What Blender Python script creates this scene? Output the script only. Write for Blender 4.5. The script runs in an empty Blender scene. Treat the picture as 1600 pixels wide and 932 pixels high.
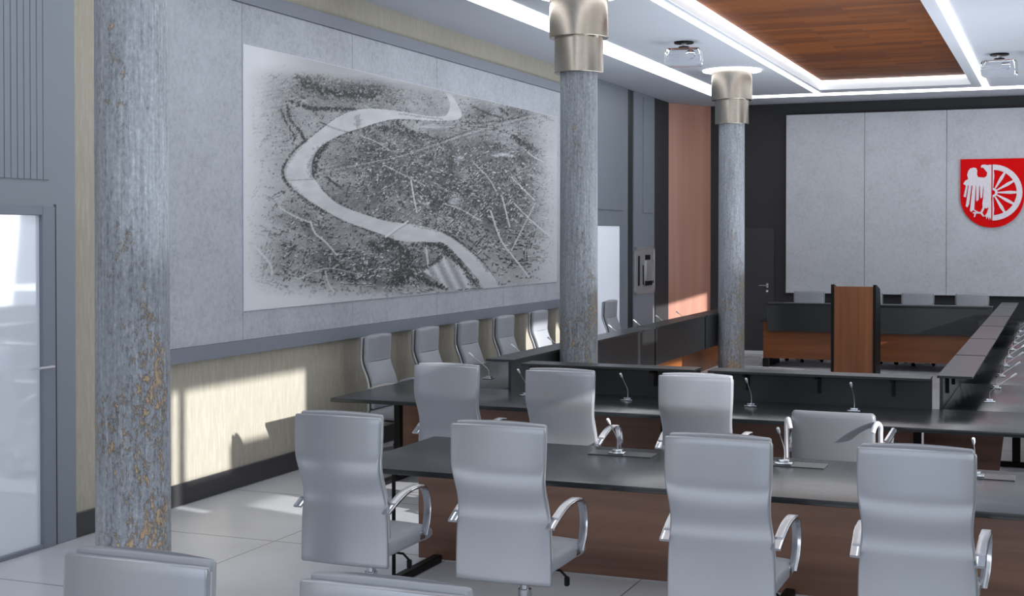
import bpy, bmesh, math, random
import numpy as np
from mathutils import Vector, Matrix
random.seed(7); rng = np.random.default_rng(11)
S = bpy.context.scene
COL = S.collection
PI = math.pi

# ------------------------------------------------------------------ materials
def new_mat(name):
    m = bpy.data.materials.new(name); m.use_nodes = True
    nt = m.node_tree; b = nt.nodes['Principled BSDF']
    return m, nt, b
def N(nt, t, **kw):
    n = nt.nodes.new(t)
    for k, v in kw.items():
        if hasattr(n, k): setattr(n, k, v)
        else: n.inputs[k].default_value = v
    return n
def L(nt, a, b): nt.links.new(a, b)
def lin(r, g, b):
    f = lambda c: ((c/255+0.055)/1.055)**2.4 if c > 10 else c/255/12.92
    return (f(r), f(g), f(b), 1)
def ramp(nt, src, stops):
    r = N(nt, 'ShaderNodeValToRGB'); e = r.color_ramp.elements
    while len(e) < len(stops): e.new(0.5)
    for i, (p, c) in enumerate(stops):
        e[i].position = p; e[i].color = c
    L(nt, src, r.inputs[0]); return r
def coords(nt, scale=(1,1,1), kind='Object'):
    tc = N(nt, 'ShaderNodeTexCoord'); mp = N(nt, 'ShaderNodeMapping')
    mp.inputs['Scale'].default_value = scale
    L(nt, tc.outputs[kind], mp.inputs[0]); return mp.outputs[0]
def plain(name, c, rough=0.5, metal=0.0, spec=0.5, var=0.04, vscale=6):
    m, nt, b = new_mat(name)
    no = N(nt, 'ShaderNodeTexNoise'); no.inputs['Scale'].default_value = vscale; no.inputs['Detail'].default_value = 4
    L(nt, coords(nt), no.inputs['Vector'])
    lo = tuple(x*(1-var) for x in c[:3])+(1,); hi = tuple(min(1, x*(1+var)) for x in c[:3])+(1,)
    r = ramp(nt, no.outputs[0], [(0.3, lo), (0.7, hi)])
    L(nt, r.outputs[0], b.inputs['Base Color'])
    b.inputs['Roughness'].default_value = rough; b.inputs['Metallic'].default_value = metal
    b.inputs['Specular IOR Level'].default_value = spec
    return m
def concrete(name, c, k=0.10):
    m, nt, b = new_mat(name)
    v = coords(nt)
    n1 = N(nt, 'ShaderNodeTexNoise'); n1.inputs['Scale'].default_value = 1.6; n1.inputs['Detail'].default_value = 9; n1.inputs['Roughness'].default_value = .72
    n2 = N(nt, 'ShaderNodeTexNoise'); n2.inputs['Scale'].default_value = 26; n2.inputs['Detail'].default_value = 5; n2.inputs['Roughness'].default_value = .7
    L(nt, v, n1.inputs['Vector']); L(nt, v, n2.inputs['Vector'])
    mx = N(nt, 'ShaderNodeMix'); mx.data_type = 'FLOAT'; mx.inputs[0].default_value = .55
    L(nt, n1.outputs[0], mx.inputs[2]); L(nt, n2.outputs[0], mx.inputs[3])
    r = ramp(nt, mx.outputs[0], [(0.36, tuple(x*(1-2.4*k) for x in c[:3])+(1,)), (0.5, c), (0.68, tuple(min(1, x*(1+1.8*k)) for x in c[:3])+(1,))])
    L(nt, r.outputs[0], b.inputs['Base Color']); b.inputs['Roughness'].default_value = .75
    bp = N(nt, 'ShaderNodeBump'); bp.inputs['Strength'].default_value = .08; L(nt, n2.outputs[0], bp.inputs['Height']); L(nt, bp.outputs[0], b.inputs['Normal'])
    return m
def wood(name, dark, mid, light, axis='z', rough=.3, sc=1.0, coat=0.0):
    # grain runs along the chosen axis
    m, nt, b = new_mat(name)
    s = {'x': (.35, 9, 9), 'y': (9, .35, 9), 'z': (9, 9, .35)}[axis]
    v = coords(nt, tuple(q*sc for q in s))
    n1 = N(nt, 'ShaderNodeTexNoise'); n1.inputs['Scale'].default_value = 1.0; n1.inputs['Detail'].default_value = 7; n1.inputs['Roughness'].default_value = .6; n1.inputs['Distortion'].default_value = .25
    L(nt, v, n1.inputs['Vector'])
    s2 = {'x': (.25, 2.2, 2.2), 'y': (2.2, .25, 2.2), 'z': (2.2, 2.2, .25)}[axis]
    v2 = coords(nt, tuple(q*sc for q in s2))
    n2 = N(nt, 'ShaderNodeTexNoise'); n2.inputs['Scale'].default_value = 1.0; n2.inputs['Detail'].default_value = 2
    L(nt, v2, n2.inputs['Vector'])
    mx = N(nt, 'ShaderNodeMix'); mx.data_type = 'FLOAT'; mx.inputs[0].default_value = .5
    L(nt, n1.outputs[0], mx.inputs[2]); L(nt, n2.outputs[0], mx.inputs[3])
    r = ramp(nt, mx.outputs[0], [(0.33, dark), (0.5, mid), (0.68, light)])
    L(nt, r.outputs[0], b.inputs['Base Color']); b.inputs['Roughness'].default_value = rough
    b.inputs['Coat Weight'].default_value = coat; b.inputs['Coat Roughness'].default_value = .15
    return m
def emit(name, c, s):
    m, nt, b = new_mat(name)
    b.inputs['Base Color'].default_value = c; b.inputs['Emission Color'].default_value = c; b.inputs['Emission Strength'].default_value = s
    return m

M = {}
M['concrete'] = concrete('pale concrete', lin(168, 173, 182))
M['concrete_back'] = concrete('pale concrete back', lin(184, 187, 194), .07)
M['ceiling'] = plain('ceiling paint', lin(188, 193, 203), .9, var=.015, vscale=1)
M['grey'] = plain('grey lacquer', lin(122, 130, 141), .45, var=.02, vscale=2)
M['trim'] = plain('grey trim', lin(118, 124, 136), .5, var=.02)
M['black_wall'] = plain('charcoal wall', lin(44, 44, 48), .7, var=.05, vscale=2)
M['jamb'] = plain('dark jamb', lin(38, 42, 47), .45)
M['base_board'] = plain('dark metal baseboard', lin(70, 70, 72), .35, metal=.4)
M['desk'] = plain('black satin desk', lin(37, 40, 43), .24, var=.05, vscale=3)
M['screen'] = plain('black screen', lin(38, 41, 43), .28, var=.04, vscale=2)
M['black'] = plain('black metal', lin(12, 12, 13), .45, spec=.2)
M['plastic'] = plain('dark plastic', lin(38, 38, 41), .5)
M['chair'] = plain('grey leather', lin(152, 155, 162), .42, var=.015, vscale=5)
M['shell'] = plain('grey moulded shell', lin(158, 161, 168), .30, metal=.45, spec=.6, var=.015, vscale=4)
M['low_chair_shaded'] = plain('shaded grey moulded shell', lin(116, 118, 124), .4, var=.02, vscale=4)  # darker base stands in for shade on the low-back chair
M['white_tube'] = plain('pale painted tube', lin(214, 214, 222), .3, metal=.2)
M['chrome'] = plain('chrome', lin(205, 207, 212), .12, metal=1, var=.03)
M['silver'] = plain('silver', lin(196, 196, 200), .3, metal=.6)
M['nickel'] = plain('brushed nickel', lin(176, 168, 158), .27, metal=1, var=.06, vscale=40)
M['white'] = plain('white lacquer', lin(222, 226, 236), .3, var=.01)
M['red'] = plain('heraldic red', lin(214, 4, 10), .6, spec=.1, var=.03)
M['silver_paint'] = plain('heraldic silver', lin(222, 216, 224), .5, var=.05, vscale=30)
M['wood'] = wood('walnut', lin(94, 64, 53), lin(124, 90, 75), lin(146, 110, 92), 'x', .28)
M['wood_v'] = wood('walnut upright', lin(92, 52, 26), lin(128, 76, 42), lin(150, 94, 56), 'z', .3)
M['wood_far'] = wood('warm walnut', lin(98, 56, 30), lin(128, 76, 44), lin(150, 94, 56), 'x', .28)
M['wood_side'] = wood('warm walnut along', lin(112, 62, 26), lin(150, 88, 42), lin(176, 108, 54), 'y', .28)
M['wood_panel'] = wood('red walnut veneer', lin(156, 108, 92), lin(180, 128, 110), lin(196, 146, 126), 'z', .32, .6, 0)  # paler, pinker base stands in for concrete reflected in the veneer
M['wood_panel'].node_tree.nodes['Principled BSDF'].inputs['IOR'].default_value = 2.4
M['led'] = emit('led diffuser', (1, 1, 1, 1), 3.9)
M['led_hot'] = emit('cove tape', (1, 1, 1, 1), 4.0); M['fascia_glow'] = emit('glowing cove fascia', (.92, .95, 1, 1), .22)

# wallpaper: beige with fine upright fibres
m, nt, b = new_mat('beige fibre wallpaper'); M['paper'] = m
n1 = N(nt, 'ShaderNodeTexNoise'); n1.inputs['Scale'].default_value = 1; n1.inputs['Detail'].default_value = 6; n1.inputs['Roughness'].default_value = .7
L(nt, coords(nt, (40, 40, 5)), n1.inputs['Vector'])
r = ramp(nt, n1.outputs[0], [(.3, lin(152, 147, 134)), (.55, lin(163, 158, 146)), (.72, lin(174, 170, 159))])
L(nt, r.outputs[0], b.inputs['Base Color']); b.inputs['Roughness'].default_value = .85

# floor: large pale tiles with thin joints
m, nt, b = new_mat('pale floor tiles'); M['floor'] = m
tc = N(nt, 'ShaderNodeTexCoord'); sx = N(nt, 'ShaderNodeSeparateXYZ'); L(nt, tc.outputs['Object'], sx.inputs[0])
def joint(out, off, step, w):
    a = N(nt, 'ShaderNodeMath', operation='ADD'); a.inputs[1].default_value = -off + step*100 + w/2; L(nt, out, a.inputs[0])
    d = N(nt, 'ShaderNodeMath', operation='MODULO'); d.inputs[1].default_value = step; L(nt, a.outputs[0], d.inputs[0])
    c = N(nt, 'ShaderNodeMath', operation='LESS_THAN'); c.inputs[1].default_value = w; L(nt, d.outputs[0], c.inputs[0]); return c.outputs[0]
jx = joint(sx.outputs[0], -4.98, 1.31, .010); jy = joint(sx.outputs[1], 8.03, 1.5, .014)
mxj = N(nt, 'ShaderNodeMath', operation='MAXIMUM'); L(nt, jx, mxj.inputs[0]); L(nt, jy, mxj.inputs[1])
n1 = N(nt, 'ShaderNodeTexNoise'); n1.inputs['Scale'].default_value = 1.3; n1.inputs['Detail'].default_value = 8; L(nt, tc.outputs['Object'], n1.inputs['Vector'])
r = ramp(nt, n1.outputs[0], [(.3, lin(178, 180, 186)), (.7, lin(194, 196, 202))])
mc = N(nt, 'ShaderNodeMix'); mc.data_type = 'RGBA'; L(nt, mxj.outputs[0], mc.inputs[0]); L(nt, r.outputs[0], mc.inputs[6]); mc.inputs[7].default_value = lin(100, 101, 105)
L(nt, mc.outputs[2], b.inputs['Base Color']); b.inputs['Roughness'].default_value = .33

# ceiling planks
m, nt, b = new_mat('ceiling walnut boards'); M['planks'] = m
v = coords(nt, (1, 1, 1))
br = N(nt, 'ShaderNodeTexBrick'); br.inputs['Scale'].default_value = 1; br.inputs['Mortar Size'].default_value = .002
br.inputs['Brick Width'].default_value = 1.1; br.inputs['Row Height'].default_value = .16; br.inputs['Bias'].default_value = 0.0
br.inputs['Color1'].default_value = lin(90, 44, 6); br.inputs['Color2'].default_value = lin(120, 64, 10); br.inputs['Mortar'].default_value = lin(78, 40, 6)
L(nt, v, br.inputs['Vector'])
n1 = N(nt, 'ShaderNodeTexNoise'); n1.inputs['Scale'].default_value = 1; n1.inputs['Detail'].default_value = 6; L(nt, coords(nt, (1.4, 26, 1)), n1.inputs['Vector'])
r = ramp(nt, n1.outputs[0], [(.3, (.72, .72, .72, 1)), (.7, (1.15, 1.12, 1.1, 1))])
mm = N(nt, 'ShaderNodeMix'); mm.data_type = 'RGBA'; mm.blend_type = 'MULTIPLY'; mm.inputs[0].default_value = 1
L(nt, br.outputs[0], mm.inputs[6]); L(nt, r.outputs[0], mm.inputs[7]); L(nt, mm.outputs[2], b.inputs['Base Color']); b.inputs['Roughness'].default_value = .6; b.inputs['Specular IOR Level'].default_value = .15

# weathered column paint
m, nt, b = new_mat('weathered flaking paint'); M['shaft'] = m
vs = coords(nt, (58, 58, 3.2)); vf = coords(nt, (22, 22, 12)); vb = coords(nt, (3.4, 3.4, 1.7)); vg = coords(nt, (1, 1, .55))
st = N(nt, 'ShaderNodeTexNoise'); st.inputs['Scale'].default_value = 1; st.inputs['Detail'].default_value = 5; st.inputs['Roughness'].default_value = .65; L(nt, vs, st.inputs['Vector'])
gr = N(nt, 'ShaderNodeTexNoise'); gr.inputs['Scale'].default_value = 62; gr.inputs['Detail'].default_value = 6; gr.inputs['Roughness'].default_value = .7; L(nt, vg, gr.inputs['Vector'])
fl = N(nt, 'ShaderNodeTexNoise'); fl.inputs['Scale'].default_value = 1.6; fl.inputs['Detail'].default_value = 8; fl.inputs['Roughness'].default_value = .75; L(nt, vf, fl.inputs['Vector'])
bg = N(nt, 'ShaderNodeTexNoise'); bg.inputs['Scale'].default_value = 1; bg.inputs['Detail'].default_value = 3; L(nt, vb, bg.inputs['Vector'])
sg = N(nt, 'ShaderNodeMix'); sg.data_type = 'FLOAT'; sg.inputs[0].default_value = .52; L(nt, st.outputs[0], sg.inputs[2]); L(nt, gr.outputs[0], sg.inputs[3])
paint = ramp(nt, sg.outputs[0], [(.34, lin(92, 97, 104)), (.45, lin(132, 138, 146)), (.55, lin(150, 156, 164)), (.68, lin(184, 188, 195))])
# peel mask: coarse patches * flakes, stronger lower down and on the worn room side
sx = N(nt, 'ShaderNodeSeparateXYZ'); tc = N(nt, 'ShaderNodeTexCoord'); L(nt, tc.outputs['Object'], sx.inputs[0])
zr = N(nt, 'ShaderNodeMapRange'); zr.inputs['From Min'].default_value = 3.4; zr.inputs['From Max'].default_value = .8; zr.inputs['To Min'].default_value = -.035; zr.inputs['To Max'].default_value = .092
L(nt, sx.outputs[2], zr.inputs[0])
dp = N(nt, 'ShaderNodeVectorMath', operation='DOT_PRODUCT'); dp.inputs[1].default_value = (.40*.26, -.91*.26, 0); L(nt, tc.outputs['Object'], dp.inputs[0])
a1 = N(nt, 'ShaderNodeMath', operation='MULTIPLY'); a1.inputs[1].default_value = .42; L(nt, bg.outputs[0], a1.inputs[0])
a2 = N(nt, 'ShaderNodeMath', operation='MULTIPLY'); a2.inputs[1].default_value = .58; L(nt, fl.outputs[0], a2.inputs[0])
a3 = N(nt, 'ShaderNodeMath', operation='ADD'); L(nt, a1.outputs[0], a3.inputs[0]); L(nt, a2.outputs[0], a3.inputs[1])
a35 = N(nt, 'ShaderNodeMath', operation='ADD'); L(nt, a3.outputs[0], a35.inputs[0]); L(nt, dp.outputs['Value'], a35.inputs[1])
a4 = N(nt, 'ShaderNodeMath', operation='ADD'); L(nt, a35.outputs[0], a4.inputs[0]); L(nt, zr.outputs[0], a4.inputs[1])
pk = ramp(nt, a4.outputs[0], [(.648, (0, 0, 0, 1)), (.662, (1, 1, 1, 1))])
tan = ramp(nt, fl.outputs[0], [(.35, lin(128, 108, 86)), (.65, lin(182, 160, 132))])
edge = ramp(nt, a4.outputs[0], [(.615, (1, 1, 1, 1)), (.648, (.55, .50, .46, 1)), (.67, (1, 1, 1, 1))])
mc = N(nt, 'ShaderNodeMix'); mc.data_type = 'RGBA'; L(nt, pk.outputs[0], mc.inputs[0]); L(nt, paint.outputs[0], mc.inputs[6]); L(nt, tan.outputs[0], mc.inputs[7])
me = N(nt, 'ShaderNodeMix'); me.data_type = 'RGBA'; me.blend_type = 'MULTIPLY'; me.inputs[0].default_value = 1
L(nt, mc.outputs[2], me.inputs[6]); L(nt, edge.outputs[0], me.inputs[7]); L(nt, me.outputs[2], b.inputs['Base Color'])
b.inputs['Roughness'].default_value = .55
hs = N(nt, 'ShaderNodeMath', operation='ADD'); L(nt, sg.outputs[0], hs.inputs[0]); L(nt, fl.outputs[0], hs.inputs[1])
hp = N(nt, 'ShaderNodeMath', operation='MULTIPLY_ADD'); hp.inputs[1].default_value = -.35; L(nt, pk.outputs[0], hp.inputs[0]); L(nt, hs.outputs[0], hp.inputs[2])
bp = N(nt, 'ShaderNodeBump'); bp.inputs['Strength'].default_value = .8; bp.inputs['Distance'].default_value = .012; L(nt, hp.outputs[0], bp.inputs['Height']); L(nt, bp.outputs[0], b.inputs['Normal'])

# glass
m, nt, b = new_mat('clear glass'); M['glass'] = m
b.inputs['Base Color'].default_value = (.97, .98, 1, 1); b.inputs['Transmission Weight'].default_value = 1; b.inputs['Roughness'].default_value = .02; b.inputs['IOR'].default_value = 1.22
m, nt, b = new_mat('door glass'); M['door_glass'] = m      # satin glass with a light film
b.inputs['Base Color'].default_value = lin(222, 228, 240); b.inputs['Roughness'].default_value = .04; b.inputs['IOR'].default_value = 2.6
m, nt, b = new_mat('glowing white door glass'); M['glowing_glass'] = m
b.inputs['Base Color'].default_value = lin(225, 229, 240); b.inputs['Roughness'].default_value = .12; b.inputs['Emission Color'].default_value = (.8, .87, 1, 1); b.inputs['Emission Strength'].default_value = .28  # faint emission added so the door looks lit by daylight behind

# ------------------------------------------------------------------ mesh helpers
def finish(me, smooth=True, ang=35):
    bm = bmesh.new(); bm.from_mesh(me); bmesh.ops.recalc_face_normals(bm, faces=bm.faces); bm.to_mesh(me); bm.free()
    if smooth:
        me.polygons.foreach_set('use_smooth', [True]*len(me.polygons)); me.set_sharp_from_angle(angle=math.radians(ang))
def obj(name, bm, mat, parent=None, loc=None, smooth=True):
    me = bpy.data.meshes.new(name); bm.to_mesh(me); bm.free(); finish(me, smooth)
    me.materials.append(mat if not isinstance(mat, str) else M[mat])
    o = bpy.data.objects.new(name, me); COL.objects.link(o)
    if parent: o.parent = parent
    if loc: o.location = loc
    return o
def add_box(bm, x0, x1, y0, y1, z0, z1, bev=0.0, seg=2, rot=None):
    r = bmesh.ops.create_cube(bm, size=1)
    vs = r['verts']
    for v in vs:
        v.co = Vector(((x0+x1)/2+v.co.x*(x1-x0), (y0+y1)/2+v.co.y*(y1-y0), (z0+z1)/2+v.co.z*(z1-z0)))
    if bev > 0:
        es = list({e for v in vs for e in v.link_edges})
        bmesh.ops.bevel(bm, geom=es, offset=bev, segments=seg, affect='EDGES', profile=.6)
    return bm
def box(x0, x1, y0, y1, z0, z1, bev=0.0, seg=2):
    return add_box(bmesh.new(), x0, x1, y0, y1, z0, z1, bev, seg)
def add_lathe(bm, prof, n=40, cx=0, cy=0, cz=0, M4=None):
    rings = []
    for r, z in prof:
        ring = []
        for i in range(n):
            a = 2*PI*i/n
            p = Vector((r*math.cos(a), r*math.sin(a), z))
            if M4: p = M4 @ p
            ring.append(bm.verts.new(p+Vector((cx, cy, cz))))
        rings.append(ring)
    for a, b2 in zip(rings, rings[1:]):
        for i in range(n):
            bm.faces.new((a[i], a[(i+1) % n], b2[(i+1) % n], b2[i]))
    if prof[0][0] > 1e-5: bm.faces.new(rings[0][::-1])
    if prof[-1][0] > 1e-5: bm.faces.new(rings[-1])
    return bm
def add_loft(bm, secs):
    """secs: closed loops of points, capped at both ends"""
    rings = [[bm.verts.new(p) for p in s] for s in secs]; n = len(rings[0])
    for a, b2 in zip(rings, rings[1:]):
        for i in range(n): bm.faces.new((a[i], a[(i+1) % n], b2[(i+1) % n], b2[i]))
    bm.faces.new(rings[0][::-1]); bm.faces.new(rings[-1]); return bm
def frames(path):
    out = []; path = [Vector(p) for p in path]
    up = None
    for i, p in enumerate(path):
        t = (path[min(i+1, len(path)-1)]-path[max(i-1, 0)]).normalized()
        if up is None:
            up = Vector((0, 0, 1)) if abs(t.z) < .9 else Vector((1, 0, 0))
        s = t.cross(up).normalized(); up = s.cross(t).normalized(); out.append((p, s, up))
    return out
def add_tube(bm, path, r, n=10):
    rr = r if isinstance(r, (list, tuple)) else [r]*len(path)
    return add_loft(bm, [[p+s*(q*math.cos(2*PI*k/n))+u*(q*math.sin(2*PI*k/n)) for k in range(n)] for (p, s, u), q in zip(frames(path), rr)])
def smooth_path(pts, sub=5):
    """Catmull-Rom through the points"""
    P = [Vector(p) for p in pts]; P = [2*P[0]-P[1]]+P+[2*P[-1]-P[-2]]; out = []
    for i in range(1, len(P)-2):
        for k in range(sub):
            t = k/sub; a, b_, c, d = P[i-1], P[i], P[i+1], P[i+2]
            out.append(.5*((2*b_)+(-a+c)*t+(2*a-5*b_+4*c-d)*t*t+(-a+3*b_-3*c+d)*t**3))
    out.append(P[-2]); return out
def rr_loop(w, h, r, n=5):
    """rounded rectangle, half sizes w,h"""
    pts = []; r = min(r, w*.999, h*.999)
    for cx, cy, a0 in ((w-r, h-r, 0), (-w+r, h-r, PI/2), (-w+r, -h+r, PI), (w-r, -h+r, 1.5*PI)):
        for k in range(n+1):
            a = a0+PI/2*k/n; pts.append((cx+r*math.cos(a), cy+r*math.sin(a)))
    return pts
def add_ribbon(bm, path, w, t, r=.004, end=True):
    """band: path in the y-z plane, width along x"""
    path = [Vector(p) for p in path]; secs = []
    for i, p in enumerate(path):
        tg = (path[min(i+1, len(path)-1)]-path[max(i-1, 0)]).normalized()
        nn = Vector((0, -tg.z, tg.y))
        ww = w(i/(len(path)-1)) if callable(w) else w
        secs.append([p+Vector((a, 0, 0))+nn*b2 for a, b2 in rr_loop(ww/2, t/2, r, 2)])
    return add_loft(bm, secs)
def prism(pts, axis, a, b2, bm=None):
    """extruded polygon: axis 'x' -> pts are (y,z); 'y' -> (x,z); 'z' -> (x,y)"""
    bm = bm or bmesh.new()
    f = {'x': lambda p, q: (q, p[0], p[1]), 'y': lambda p, q: (p[0], q, p[1]), 'z': lambda p, q: (p[0], p[1], q)}[axis]
    A = [bm.verts.new(f(p, a)) for p in pts]; B = [bm.verts.new(f(p, b2)) for p in pts]; n = len(pts)
    bm.faces.new(A); bm.faces.new(B[::-1])
    for i in range(n): bm.faces.new((A[i], B[i], B[(i+1) % n], A[(i+1) % n]))
    return bm
def empty(name, label, cat, loc=(0,0,0), rz=0, group=None):
    o = bpy.data.objects.new(name, None); COL.objects.link(o); o.empty_display_size = .1
    o.location = loc; o.rotation_euler = (0, 0, rz); o['label'] = label; o['category'] = cat
    if group: o['group'] = group
    return o
def tag(o, label, cat, group=None):
    o['label'] = label; o['category'] = cat
    if group: o['group'] = group
    return o
def struct(o, label=None):
    o['kind'] = 'structure'
    if label: o['label'] = label
    return o
def dup(root, loc, rz=0, label=None, group=None):
    r = root.copy(); COL.objects.link(r); r.location = loc; r.rotation_euler = (0, 0, rz)
    if label: r['label'] = label
    if group: r['group'] = group
    for ch in list(root.children):
        c = ch.copy(); COL.objects.link(c); c.parent = r
        for g in list(ch.children):
            d = g.copy(); COL.objects.link(d); d.parent = c
    return r

# ------------------------------------------------------------------ room
WX, BY, CZ, RX = -6.32, 23.88, 4.37, 1.5
YN = -3.0
struct(obj('floor', box(WX-.1, RX+.3, YN, BY+.3, -.12, 0), 'floor', smooth=False))
# left wall: beige wallpapered wall
struct(obj('wall_left', box(WX-.2, WX, YN, BY+.2, 0, CZ+.3), 'paper', smooth=False))
struct(obj('wall_back', box(WX, RX, BY, BY+.2, 0, CZ+.3), 'black_wall', smooth=False))
# right wall with tall windows
bm = bmesh.new()
wins = [(6.73-6.6, 8.78-6.6), (6.73, 8.78), (13.33, 16.4), (19.93, 21.98)]
edges = [YN]+[e for w in wins for e in w]+[BY+.2]
for i in range(0, len(edges), 2): add_box(bm, RX, RX+.15, edges[i], edges[i+1], 0, CZ+.3)
for a, c in wins:
    add_box(bm, RX, RX+.15, a, c, 0, 1.0); add_box(bm, RX, RX+.15, a, c, 3.78, CZ+.3)
    add_box(bm, RX, RX+.15, a+.12, a+.175, 1.0, 3.78)                  # added mullion, transom and blind panels, unseen, shaping the sun patches
    add_box(bm, RX, RX+.15, a+.175, c, 2.68, 2.97); add_box(bm, RX, RX+.15, a+.175, a+.40, 1.0, 2.68); add_box(bm, RX, RX+.15, a+.82, c, 2.97, 3.19)
struct(obj('wall_right', bm, 'paper', smooth=False))
for k, (a, c) in enumerate(wins):
    bm = bmesh.new()
    for y0, y1, z0, z1 in ((a, a+.01, 1, 3.78), (c-.03, c, 1, 3.78), (a, c, 1, 1.05), (a, c, 3.73, 3.78)): add_box(bm, RX+.03, RX+.12, y0, y1, z0, z1)
    struct(obj('window_%d' % (k+1), bm, 'grey', smooth=False))
# ceiling with recessed bay
RX0, RX1, RY0, RY1, RZ = -3.56, -1.285, 4.0, 21.85, 4.52
bm = bmesh.new()
add_box(bm, WX, RX0, YN, BY, CZ, CZ+.3); add_box(bm, RX1, RX, YN, BY, CZ, CZ+.3)
add_box(bm, RX0, RX1, YN, RY0, CZ, CZ+.3); add_box(bm, RX0, RX1, RY1, BY, CZ, CZ+.3)
struct(obj('ceiling', bm, 'ceiling', smooth=False))
struct(obj('trim_1', box(RX0, RX1, RY0, RY1, RZ, RZ+.1), 'planks', smooth=False), 'walnut boards lining the ceiling recess')
# strip lights
lights = [('broad white strip light along the left side of the ceiling', -5.33, -4.98, 2.0, 22.55, CZ-.012, 'led'),
          ('thin white strip light along the left edge of the wooden ceiling recess', -3.69, -3.61, 3.9, 22.3, CZ-.012, 'led'),
          ('thin white strip light along the right edge of the wooden ceiling recess', -1.14, -1.045, 3.9, 22.3, CZ-.012, 'led'),
          ('white strip light across the ceiling just before the back wall', -4.97, RX-.3, 22.3, 22.62, CZ-.012, 'led')]
for lab, x0, x1, y0, y1, z, mt in lights:
    tag(obj('strip_light', box(x0, x1, y0, y1, z, CZ), mt, smooth=False), lab, 'light', 'ceiling strip lights')
for lab, q, tq in (('glowing cove light on the left side inside the wooden ceiling recess', (RX0, RX0+.012, RY0, RY1), (RX0+.012, RX0+.035, RY0, RY1-.03)), ('glowing cove light at the far end inside the wooden ceiling recess', (RX0+.012, RX1, RY1-.012, RY1), (RX0+.035, RX1, RY1-.035, RY1-.012))):
    cv = empty('cove_light', lab, 'light', ((q[0]+q[1])/2, (q[2]+q[3])/2, CZ), 0, 'cove lights')
    for nm, b4, z0, z1, mt in (('fascia', q, CZ+.004, RZ-.002, 'fascia_glow'), ('light_tape', tq, RZ-.022, RZ-.004, 'led_hot')):  # fascia itself emits, standing in for tape light on the recess wall
        o = obj(nm, box(*b4, z0, z1), mt, cv, smooth=False); o.location = -Vector(cv.location)

# concrete cladding on the left wall, its trims, and the mural
bm = bmesh.new()
js = [8.0, 9.66, 11.55, 13.45, 15.35, 17.40]
for a, c in zip(js, js[1:]): add_box(bm, WX+.001, WX+.030, a+.003, c-.003, 1.22, 4.01, .002, 1)
struct(obj('wall_panel_left', bm, 'concrete', smooth=False))
struct(obj('trim_2', box(WX+.001, WX+.055, 7.9, 17.45, 1.105, 1.219), 'trim', smooth=False))
struct(obj('trim_3', box(WX+.001, WX+.055, 7.9, 17.45, 4.011, 4.125), 'trim', smooth=False))
struct(obj('baseboard_left', box(WX+.001, WX+.02, 7.3, 19.0, 0, .17, .003, 1), 'base_board', smooth=False))

# grey portal with glass door, left edge of the view
PY0, PY1 = 5.2, 7.59
bm = box(WX+.001, WX+.03, 7.40, PY1, .0, CZ-.002)
add_box(bm, WX+.001, WX+.03, PY0, 7.40, 2.285, CZ-.002)
struct(obj('wall_panel_portal', bm, 'grey', smooth=False))
bm = bmesh.new()
y = 7.325
while y > PY0+.1:
    add_box(bm, WX+.031, WX+.040, y-.0555, y, 2.46, CZ-.05, .003, 1); y -= .060
struct(obj('trim_4', bm, 'grey', smooth=False), 'grey grooved slat panel above the left glass door')
d = struct(obj('door_1', box(WX+.005, WX+.012, PY0+.1, 7.27, .02, 2.24), 'door_glass', smooth=False), 'glass door in a grey frame at the left edge')
bm = box(WX+.001, WX+.045, 7.255, 7.375, 0, 2.285, .004, 1)
add_box(bm, WX+.001, WX+.045, PY0, 7.255, 2.225, 2.285, .004, 1); add_box(bm, WX+.001, WX+.04, PY0, 7.255, 0.0, .03, .003, 1)
obj('door_frame', bm, 'trim', d)
obj('door_gap', box(WX+.001, WX+.031, 7.376, 7.40, 0, 2.30), 'jamb', d, smooth=False)
bm = bmesh.new(); add_tube(bm, [(WX+.04, 7.31, 1.215), (WX+.085, 7.31, 1.215), (WX+.085, 7.17, 1.215)], .009, 8)
obj('door_handle', bm, 'silver', d)

# far end of the left wall: grey bay with pale door, dark reveal, niche, charcoal strip, angled walnut panel
struct(obj('wall_panel_bay', box(WX+.001, WX+.03, 17.46, 20.48, 0, CZ-.002), 'grey', smooth=False))
struct(obj('trim_5', box(WX+.03, WX+.045, 17.7, 20.2, 2.46, CZ-.06, .008, 2), 'grey', smooth=False))
d = struct(obj('door_2', box(WX+.031, WX+.038, 18.2, 20.02, 0.02, 2.22), 'glowing_glass', smooth=False), 'bright white glazed door beyond the second column')
bm = box(WX+.031, WX+.05, 20.02, 20.18, 0, 2.29, .004, 1); add_box(bm, WX+.031, WX+.05, 18.1, 20.02, 2.225, 2.29, .004, 1)
obj('door_frame', bm, 'grey', d)
struct(obj('trim_6', box(WX+.001, WX+.012, 20.48, 20.80, 0, CZ-.002), 'jamb', smooth=False))
struct(obj('wall_panel_far', box(WX+.001, WX+.03, 20.80, 21.98, 0, CZ-.002), 'grey', smooth=False))
struct(obj('trim_7', box(WX+.03, WX+.045, 21.3, 21.86, 2.44, CZ-.06, .008, 2), 'grey', smooth=False))
struct(obj('wall_panel_charcoal', box(WX+.001, WX+.02, 21.98, 22.9, 0, CZ-.002), 'black_wall', smooth=False))
bm = prism([(WX, 22.9), (-5.80, BY-.001), (WX, BY-.001)], 'z', 0, CZ-.003)
struct(obj('wall_panel_walnut', bm, 'wood_panel', smooth=False))
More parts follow.
